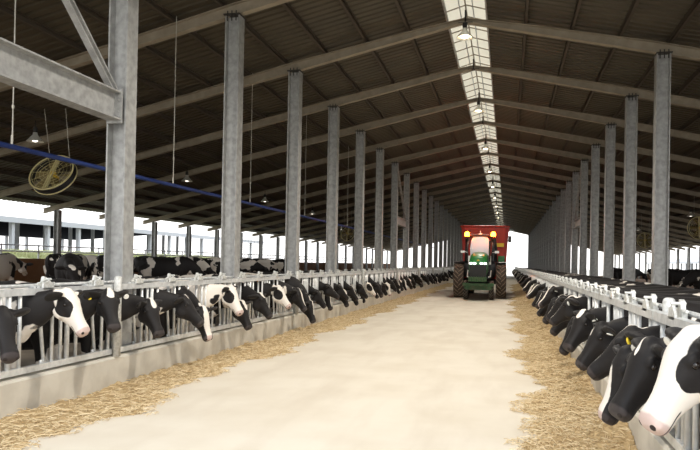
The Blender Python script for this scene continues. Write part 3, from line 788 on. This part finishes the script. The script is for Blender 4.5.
for s in (-1,1):
    mb = MB(); mb.add([(s*.62,1.4,1.95),(s*.78,2.75,1.95),(s*.74,2.75,3.1),(s*.60,1.55,3.1),(s*.60,1.4,1.95),(s*.76,2.75,1.95),(s*.72,2.75,3.1),(s*.58,1.55,3.1)], [(0,1,2,3),(7,6,5,4),(0,4,5,1),(1,5,6,2),(2,6,7,3),(3,7,4,0)]); build(mb, 'side_window', M['black'], t)
mb = MB(); mb.box((-.72,1.52,3.20),(.72,2.95,3.33)); build(mb, 'cab_roof', M['red'], t, bevel=.05)
M['cabroof'] = mat('dark_cab_roof', (.05,.02,.015), .6); bpy.data.objects['cab_roof'].data.materials[0] = M['cabroof']
mb = MB(); mb.lathe([(.10,0),(.10,.05),(.03,.08),(.02,.2)], 12, Matrix.Translation((0,1.6,3.30))); build(mb, 'gps_antenna', M['lampm'], t)
for s in (-1, 1):
    mb = MB(); mb.lathe([(.11,0),(.12,.06),(.11,.18),(.05,.23)], 16, Matrix.Translation((s*.66,1.34,3.20))); b = build(mb, 'beacon', M['beacon'], t, smooth=True)
    mb = MB(); mb.lathe([(.085,0),(.085,.03)], 16, Matrix.Translation((s*.66,1.38,3.17))); mb.tube([(s*.6,1.6,3.16),(s*.66,1.38,3.16)], .02, 6); build(mb, 'beacon_base', M['black'], b)
    mb = MB(); mb.tube([(s*.60,1.35,2.35),(s*.86,1.15,2.45)], .015, 6); mb.box((s*.86-.10,1.1,2.34),(s*.86+.10,1.14,2.46)); build(mb, 'mirror', M['white'], t)
    mb = MB(); pts = []
    vs = []
    for i in range(9):
        a = rad(-40+i*7.5); 
        for xx in (.80, 1.32):
            for rr in (.97, 1.0): vs.append((s*xx, 2.2-rr*math.sin(a)*1.0, .92+rr*math.cos(a)))
    fs = []
    for i in range(8):
        a = i*4; fs += [(a,a+4,a+6,a+2),(a+1,a+3,a+7,a+5),(a,a+1,a+5,a+4),(a+2,a+6,a+7,a+3)]
    fs += [(0,2,3,1),(32,33,35,34)]
    mb.add(vs, fs); build(mb, 'fender', M['black'], t)
    mb = MB(); mb.tube([(s*.50,-.2,1.15),(s*.56,.4,1.15),(s*.58,1.2,1.45)], .03, 6); mb.box((s*.52-.05,1.15,1.75),(s*.52+.05,1.22,2.2)); build(mb, 'side_rail', M['lampm'], t)
mb = MB(); mb.tube([(.50,.9,1.9),(.50,.9,2.95)], .045, 10); build(mb, 'exhaust_pipe', M['dark'], t)
# wagon
t = empty('feed_mixer_wagon', (-1.24, 37.3, 0)); tag(t, 'tall red feed mixer wagon hitched behind the green tractor', 'wagon')
mb = MB()
def tub(z, w, l0, l1, c=.35): return [(-w+c,l0,z),(w-c,l0,z),(w,l0+c,z),(w,l1,z),(-w,l1,z),(-w,l0+c,z)]
vs = tub(.95,1.12,.1,4.6,.2)+tub(3.82,1.30,.0,4.9,.2)+tub(3.82,1.23,.07,4.83,.2)+tub(1.05,1.05,.17,4.53,.2)
fs = []
for r_ in range(3):
    for j in range(6): fs.append((r_*6+j, r_*6+(j+1) % 6, r_*6+6+(j+1) % 6, r_*6+6+j))
fs += [tuple(range(6))[::-1], tuple(range(18,24))]
mb.add(vs, fs); build(mb, 'tub', M['red'], t)
mb = MB(); mb.tube([(x*1.0,y,3.88) for x,y,z in tub(0,1.32,-.03,4.93,.2)], .05, 8, closed=True); build(mb, 'rim_tube', M['red'], t)
for s in (-1,1):
    mb = MB(); mb.box((s*.75-.04,-.05,1.0),(s*.75+.04,.10,3.7)); build(mb, 'stiffener', M['red'], t)
    mb = MB(); mb.lathe([(.25,-.15),(.48,-.17),(.52,-.1),(.52,.1),(.48,.17),(.25,.15)], 28, Matrix.Translation((s*.86,3.4,.52)) @ Matrix.Rotation(PI/2,4,'Y')); build(mb, 'wheel', M['tyre'], t, smooth=True)
mb = MB(); mb.box((-.5,-.9,.6),(.5,4.5,.92)); mb.box((-.12,-1.15,.55),(.12,-.2,.75)); build(mb, 'chassis', M['dark'], t)
mb = MB(); mb.box((.74,-.16,1.45),(1.10,-.04,2.25)); build(mb, 'control_panel', M['green'], t, bevel=.02)
mb = MB(); mb.box((.62,-.12,2.75),(1.05,-.02,2.95)); tag(build(mb, 'marker_plate', M['tag_yellow'], t), 'small pale plate')
mb = MB(); mb.tube([(1.22,-.1,3.0),(1.38,-.1,3.3)], .02, 6); mb.box((1.28,-.14,3.0),(1.44,-.08,3.35)); build(mb, 'side_mirror', M['black'], t)

# ------------------------------------------------------------------ cows with their heads through the left fence
FACE = dict(blaze=(.2,.60,1.5), patch=1)
X = -4.62
L = 'dairy cow at the left fence'
hero((X-.02,5.42,.74), -28, 52, 'all-black cow head nearest the left picture edge, looking down through the fence', 3, -.03)
hero((X+.0,6.53,.88), -2, 52, 'white-faced cow with black eye patch at the left fence, second from the picture edge', 12.3, .06, tags=(), **FACE)
hero((X-.05,7.18,.86), -38, 50, 'black cow with round white forehead mark and yellow ear tag', 21.1, -.05, blaze=(.046,.72,.86), tags=((-1,'yellow'),(1,'white')))
hero((X-.04,8.25,.68), -22, 52, 'small-headed black cow with white forehead, just right of the nearest big post', 5.7, -.05, blaze=(.05,.70,.87))
hero((X+.05,9.38,.74), 14, 42, 'black cow in profile with tiny white forehead spot, left of the second tall post', 8.2, -.06, blaze=(.02,.72,.80), tags=((1,'white'),))
hero((X+.02,9.66,.47), -22, 62, 'cow with broad cream white blaze reaching its nose, head lowered near kerb', 31.0, -.02, blaze=(.058,.62,1.5))
hero((X+.00,11.0,.78), -8, 54, 'white-faced cow with dark eye patch, right below the second tall post', 44.5, .1, **FACE)
hero((X+.0,11.42,.48), -10, 58, 'black cow with white cheek strip, head low beside the white-faced cow', 47.0, 0, blaze=(.05,.66,.92))
hero((X+.0,12.55,.60), 2, 50, 'black cow with white forehead patch before the third tall left post', 52.2, -.04, blaze=(.05,.70,.85), tags=((1,'white'),))
hero((X+.0,13.72,.73), -4, 46, 'white-faced cow with black eye patch next to the third tall left post', 60.4, .05, **FACE)
hero((X+.05,14.7,.60), -8, 55, 'black cow with thin white stripe down its face, left of the lowest head', 64.4, 0, blaze=(.026,.66,1.2))
hero((X+.06,15.4,.26), -10, 66, 'black cow reaching its head lowest over the left kerb to the hay', 70.4, -.04, blaze=(.02,.66,1.1))
def settle(side, lo):
    hs = [h for h in HEROES if h['side'] == side]; ys = [h['nose'][1]-.0 for h in hs]; gap = .80
    for _ in range(400):
        for i in range(len(ys)-1):
            d_ = ys[i+1]-ys[i]
            if d_ < gap: ys[i] -= (gap-d_)*.5; ys[i+1] += (gap-d_)*.5
        for i in range(len(ys)):
            if True:
                for k in range(-2 if side == 1 else 0, 3):
                    e = ys[i]-ky(k)
                    if abs(e) < .40: ys[i] = ky(k) + (.40 if e > 0 else -.40)
            ys[i] += .02*(hs[i]['nose'][1]-ys[i])
    for h, y_ in zip(hs, ys): make_hero(**h, rooty=y_)
    print('ROOTS', side, [round(v, 2) for v in ys], [h['nose'][1] for h in hs])
# far part of the left row: shared posed meshes
LOWP = []
for (npi, ny, hp, hy) in ((.5,.1,.35,.1),(.75,-.15,.35,-.2),(.35,.25,.4,.2),(.9,.05,.2,.1),(.6,-.3,.4,-.2),(.2,.1,.4,.3),(.7,.3,.3,.25)):
    LOWP.append((npi, ny, hp, hy))
LOWM = [posed_mesh('low', p) for p in LOWP]
def low_cow(x, y, z, rz, pi, seed, white, blaze, patch, lab, grp, scale=1):
    o = bpy.data.objects.new('dairy_cow', LOWM[pi % len(LOWM)]); COL.objects.link(o); o.location = (x,y,z); o.rotation_euler = (0,0,rz); o.scale = (scale,)*3
    cow_props(o, seed, white, blaze, patch); tag(o, lab, 'cow', grp); return o
def rnd_face(g):
    r = g.random()
    if r < .2: return (.2,.6,1.5), 1
    if r < .5: return (.05,.66,g.choice([.87,1.5])), 0
    if r < .7: return (.025,.66,1.2), 0
    return (0,0,0), 0
g = random.Random(11)
y = 16.45; n = 0
while y < 108:
    for k in kz:
        if abs(y-ky(k)) < .36: y = ky(k)+.36
    if True:
        b, p = rnd_face(g)
        if p and g.random() < .5: b, p = (.04,.66,1.3), 0
        kk = int((y-Y0)//BAY)+4
        lab = 'black and white cow at the left fence between its %s and %s tall posts' % (ordn(kk-1), ordn(kk)) if kk < 28 else 'black and white cow feeding at the far end of the left fence'
        low_cow(LF-.56+g.uniform(-.06,.10), y, PEN, g.uniform(-.05,.05), g.randrange(7), g.uniform(0,90), g.uniform(-.1,.02), b, p, lab, 'cows feeding along the left fence')
    y += g.uniform(.74,.82)

# ------------------------------------------------------------------ cows with their heads through the right fence (faces point -x)
R_ = -1
hero((.72,3.62,.93), 20, 54, 'cow in the lower right corner with broad white face and black cheek', 13.0, -.04, blaze=(.103,.45,2.1), patch=1.0, tags=((1,'white'),(-1,'white')), side=-1, heading=0)
hero((.71,4.57,.78), 24, 52, 'black cow with short white forehead stripe, second from the lower right corner', 83.0, -.08, blaze=(.018,.74,.86), tags=((-1,'white'),(1,'white')), side=-1)
hero((.70,5.05,.64), 5, 62, 'cow with white muzzle and lower face, head low behind the stripe-foreheaded cow', 17.0, -.06, blaze=(.062,.85,1.7), side=-1)
hero((.71,5.95,.83), -24, 38, 'black cow with narrow white stripe down its nose, yellow tag in its ear', 27.0, -.08, blaze=(.028,.60,1.4), tags=((-1,'white'),(1,'yellow')), side=-1)
hero((.78,7.57,.65), 12, 50, 'nearly all-black cow with white ear tags, right row, behind the stripe-nosed cow', 37.5, -.08, blaze=(.012,.80,.90), tags=((1,'white'),(-1,'white')), side=-1)
hero((.75,8.7,.70), 30, 50, 'black cow with round white forehead patch, head turned down, right row', 42.5, -.08, blaze=(.05,.70,.84), tags=((1,'white'),), side=-1)
hero((.78,9.9,.50), -6, 58, 'black cow eating hay beside the patch-headed cow in the right row', 47.9, -.08, side=-1)
hero((.70,10.9,.84), -24, 40, 'black cow with white blaze and white nose, middle of the right row', 57.9, -.06, blaze=(.05,.58,1.6), tags=((1,'white'),(-1,'white')), side=-1)
hero((.78,12.0,.56), 10, 52, 'black cow with head lowered directly behind the blazed middle cow, right row', 67.1, -.08, tags=((1,'white'),), side=-1)
hero((.76,13.1,.72), -10, 46, 'black cow with thin pale stripe on its nose, farther along the right row', 77.1, -.08, blaze=(.03,.62,1.3), tags=((-1,'white'),), side=-1)
hero((.76,14.1,.58), 10, 54, 'black cow with ear tag bending to the hay, farther along the right row', 79.1, -.08, tags=((1,'white'),), side=-1)
hero((.72,15.3,.84), 16, 42, 'black cow with white face stripe, last large head of the right row', 71.4, -.08, blaze=(.04,.62,1.4), tags=((1,'white'),), side=-1)
settle(1, 0); settle(-1, 0)
y = 16.4
while y < 108:
    for k in kz:
        if abs(y-ky(k)) < .52: y = ky(k)+.52
    if True:
        b, p = rnd_face(g)
        if p: b, p = (.04,.66,1.3), 0
        kk = max(int((y-Y0)//BAY)+1, 0)+1
        lab = 'black cow feeding at the right fence after the %s tall right post' % ordn(kk-1) if 1 < kk < 26 else ('black cow feeding through the right fence just before the first tall right post' if kk == 1 else 'black cow feeding at the far end of the right fence')
        low_cow(RF+.66+g.uniform(-.10,.04), y, PEN, PI+g.uniform(-.05,.05), g.randrange(7), g.uniform(0,90), g.uniform(-.12,-.02), b, p, lab, 'cows feeding along the right fence')
    y += g.uniform(.74,.82)

# ------------------------------------------------------------------ cows standing about in the pens
def pen_cow(x, y, z, deg, pi, seed, white, blaze, patch, lab, kind='low'):
    return low_cow(x, y, z, rad(deg), pi, seed, white, blaze, patch, lab, 'cows standing in the pens')
BL = BED+.12
pen_cow(-15.0, 17.3, BL, 92, 5, 15.5, .14, (.2,.6,1.5), 1, 'mostly white spotted cow cut by the left picture edge, in the bedding')
pen_cow(-12.6, 17.5, BL, 97, 2, 61.7, -.01, (.05,.66,1.4), 0, 'black and white cow in the pen seen from behind, hindquarters to camera')
pen_cow(-10.3, 13.9, BL, -55, 5, 36.2, -.06, (.075,.62,.92), 0, 'cow in the pen facing the camera with white-banded forehead')
pen_cow(-11.7, 18.5, BL, 97, 3, 9.1, -.02, (0,0,0), 0, 'dark cow seen from behind, just left of the nearest big post')
gl = random.Random(4)
for i, (x, y) in enumerate([(-10.6,30.2),(-10.8,31.5),(-14.2,20.4),(-10.6,20.2),(-10.8,21.5),(-14.1,22.6),(-10.6,22.8),(-10.9,24.2),(-10.6,25.9),(-14.0,27.5),(-10.8,28.6)]):
    b, p = rnd_face(gl)
    pen_cow(x, y, BL, gl.choice([0,-8,8,4]), gl.randrange(7), gl.uniform(0,90), gl.uniform(-.02,.09), b, p, 'cow in the left pen behind the feeding row, %s of them from the left' % ordn(i+1))
for i, (x, y) in enumerate([(7.6,29.5),(9.0,32.0),(8.0,36.2),(9.6,41.5),(8.2,47)]):
    b, p = rnd_face(gl)
    pen_cow(x, y, BED, gl.choice([10,170,190,60]), gl.randrange(7), gl.uniform(0,90), -.07, b, p, 'dark cow in the right pen beyond the tall posts, %s of them from the right' % ordn(i+1))

# ------------------------------------------------------------------ outside: left bank, neighbour barn, railings, right side
def hill(name, x0, x1, z, m, seed, prof):
    gg = np.random.default_rng(seed); ys = np.linspace(-10, 58, 140); vs = []; fs = []; n = len(prof)
    for y in ys:
        for u, h in prof: vs.append((x0+(x1-x0)*u, y, (z*h + .12*math.sin(y*.9+u*5)*h + .08*math.sin(y*2.3+u*9)*h) - .22*(h == 0)))
    for i in range(len(ys)-1):
        for j in range(n-1): fs.append((i*n+j, (i+1)*n+j, (i+1)*n+j+1, i*n+j+1))
    mb = MB(); mb.add(vs, fs); return tag(build(mb, name, m, smooth=True), kind='structure')
hill('grass_bank', -21.5, -31.5, 2.0, M['grass'], 1, [(0,0),(.12,.35),(.3,.8),(.5,.97),(.7,.98),(.88,.5),(1,0)])
# grass tufts on the bank
V = []; F = []
for i in range(26000):
    x = NR.uniform(-28.8,-23.0); y = NR.uniform(12, 57); u = (x+21.5)/(-10); h = np.interp(u, [0,.12,.3,.5,.7,.88,1],[0,.35,.8,.97,.98,.5,0])
    z = 2.0*h-.05; a = NR.uniform(0, PI); hh = NR.uniform(.10,.32); w = NR.uniform(.015,.035); k = len(V)
    dx, dy = math.cos(a)*w, math.sin(a)*w; lx, ly = NR.uniform(-.08,.08,2)
    V += [(x-dx,y-dy,z),(x+dx,y+dy,z),(x+dy*.6,y-dx*.6,z),(x+lx,y+ly,z+hh)]; F += [(k,k+1,k+3),(k+1,k+2,k+3),(k+2,k,k+3)]
mb = MB(); mb.v = V; mb.f = F; tag(build(mb, 'tall_grass', M['grass']), 'tall green grass growing on the bank outside the left wall', 'grass', kind='stuff')
def other_barn(xe, xr, z0, zr, y0, y1, lab, m):
    t = empty('neighbour_barn', (xe, y0, 0)); tag(t, lab, 'barn')
    s = 1 if xr > xe else -1; w = abs(xr-xe); Ln = y1-y0
    mb = MB()
    mb.prism([(0,z0),(s*w,zr),(s*2*w,z0),(s*2*w,z0+.12),(s*w,zr+.12),(0,z0+.12)], Matrix(((1,0,0,0),(0,0,1,0),(0,1,0,0),(0,0,0,1))), Ln); build(mb, 'roof', m, t)
    mb = MB(); mb.box((-.1 if s>0 else .0,0,z0-.25),(.0 if s>0 else .1,Ln,z0+.15)); build(mb, 'gutter', M['farsteel'], t)
    nb = int(Ln/3.8)
    for xx in (.4*s, 2*w*s-.4*s, w*.62*s):
        for j in range(nb+1):
            mb = MB(); zt = z0 + (zr-z0)*(1-abs(abs(xx)-w)/w); mb.box((xx-.14,j*3.8-.14,-.22),(xx+.14,j*3.8+.14,zt)); build(mb, 'post', M['farsteel'], t)
other_barn(-34.5, -50, 4.4, 5.5, 14, 90, 'long grey-roofed neighbour barn seen outside through the left side opening', M['farroof'])
other_barn(36, 54, 3.0, 5.4, 40, 190, 'pale distant barn seen outside through the right side opening', M['farsteel'])
# railings just outside the left wall
for j, z in enumerate((1.95, 2.2)):
    mb = MB(); mb.tube([(EL-.5, 4, z),(EL-.5, 108, z)], .03, 6)
    tag(build(mb, 'outdoor_rail', M['farsteel']), ['lower','upper'][j]+' thin pipe rail running above the left side wall', 'rail', 'pipe rails above the left wall')
for j in range(40):
    y = 5+j*2.1; mb = MB(); mb.tube([(EL-.5,y,-.2),(EL-.5,y,2.24)], .035, 6)
    tag(build(mb, 'rail_post', M['farsteel']), 'thin upright of the pipe railing above the left side wall', 'rail post', 'uprights of the outside railing')
mb = MB()
# wire mesh sheets of the far part of the left side opening
t = empty('side_grille', (EL-.05, 44, 1.69)); tag(t, 'pale wire grid filling the far part of the left side opening', 'grille')
mb = MB()
for j in range(14): mb.tube([(0,0,.05+j*.16),(0,44,.05+j*.16)], .012, 4)
for j in range(74): mb.tube([(0,j*.6,0),(0,j*.6,1.95)], .015, 4)
build(mb, 'bars', M['farsteel'], t)

# ------------------------------------------------------------------ light
w = bpy.data.worlds.new('sky'); sc.world = w; w.use_nodes = True; nt = w.node_tree
bg = nt.nodes['Background']
tc = nt.nodes.new('ShaderNodeTexCoord'); sp = nt.nodes.new('ShaderNodeSeparateXYZ'); nt.links.new(tc.outputs['Generated'], sp.inputs[0])
rp = nt.nodes.new('ShaderNodeValToRGB'); rp.color_ramp.elements[0].color = (1.0,.985,.96,1); rp.color_ramp.elements[1].color = (.80,.88,1,1); rp.color_ramp.elements[1].position = .7
nt.links.new(sp.outputs[2], rp.inputs[0]); nt.links.new(rp.outputs[0], bg.inputs[0]); bg.inputs[1].default_value = .8
S = bpy.data.lights.new('hazy_sun','SUN'); S.energy = .45; S.angle = rad(30); S.color = (1,.96,.9)
so = bpy.data.objects.new('hazy_sun', S); COL.objects.link(so)
so.rotation_euler = Vector((-.10, 1, -math.tan(rad(26)))).to_track_quat('-Z','Y').to_euler()
for k in (-2, 0, 2, 4, 6, 8, 10, 12, 14, 16):
    Lm = bpy.data.lights.new('ridge_lamp_light','SPOT'); Lm.energy = 430 if k < 3 else (330 if k < 7 else 120); Lm.color = (1,.93,.83); Lm.shadow_soft_size = .2; Lm.spot_size = rad(150); Lm.spot_blend = .8
    lo = bpy.data.objects.new('ridge_lamp_light', Lm); COL.objects.link(lo); lo.location = (RX, ky(k)-.22, RZ-.50)

# ------------------------------------------------------------------ camera (solved from the photograph's lines)
f, yaw, pitch, roll, cy = 657.98, .2346, .0078, .0185, 257.08
Xl = Vector((math.cos(yaw), math.sin(yaw), 0)); Yl = Vector((-math.sin(yaw), math.cos(yaw), 0)); Zl = Vector((0,0,1))
d = Yl*math.cos(pitch) + Zl*math.sin(pitch); v = -Yl*math.sin(pitch) + Zl*math.cos(pitch)
ri = Xl*math.cos(roll) + v*math.sin(roll); up = -Xl*math.sin(roll) + v*math.cos(roll)
cam = bpy.data.cameras.new('camera'); co = bpy.data.objects.new('camera', cam); COL.objects.link(co)
Mc = Matrix((ri, up, -d)).transposed().to_4x4(); Mc.translation = (0,0,1.75); co.matrix_world = Mc
cam.sensor_fit = 'HORIZONTAL'; cam.sensor_width = 36; cam.lens = f*36/700; cam.shift_y = (cy-225)/700; cam.clip_end = 1000; cam.clip_start = .05
sc.camera = co
vs_ = sc.view_settings; vs_.view_transform = 'Standard'; vs_.look = 'None'; vs_.gamma = 1; vs_.use_curve_mapping = False; vs_.exposure = 1.6
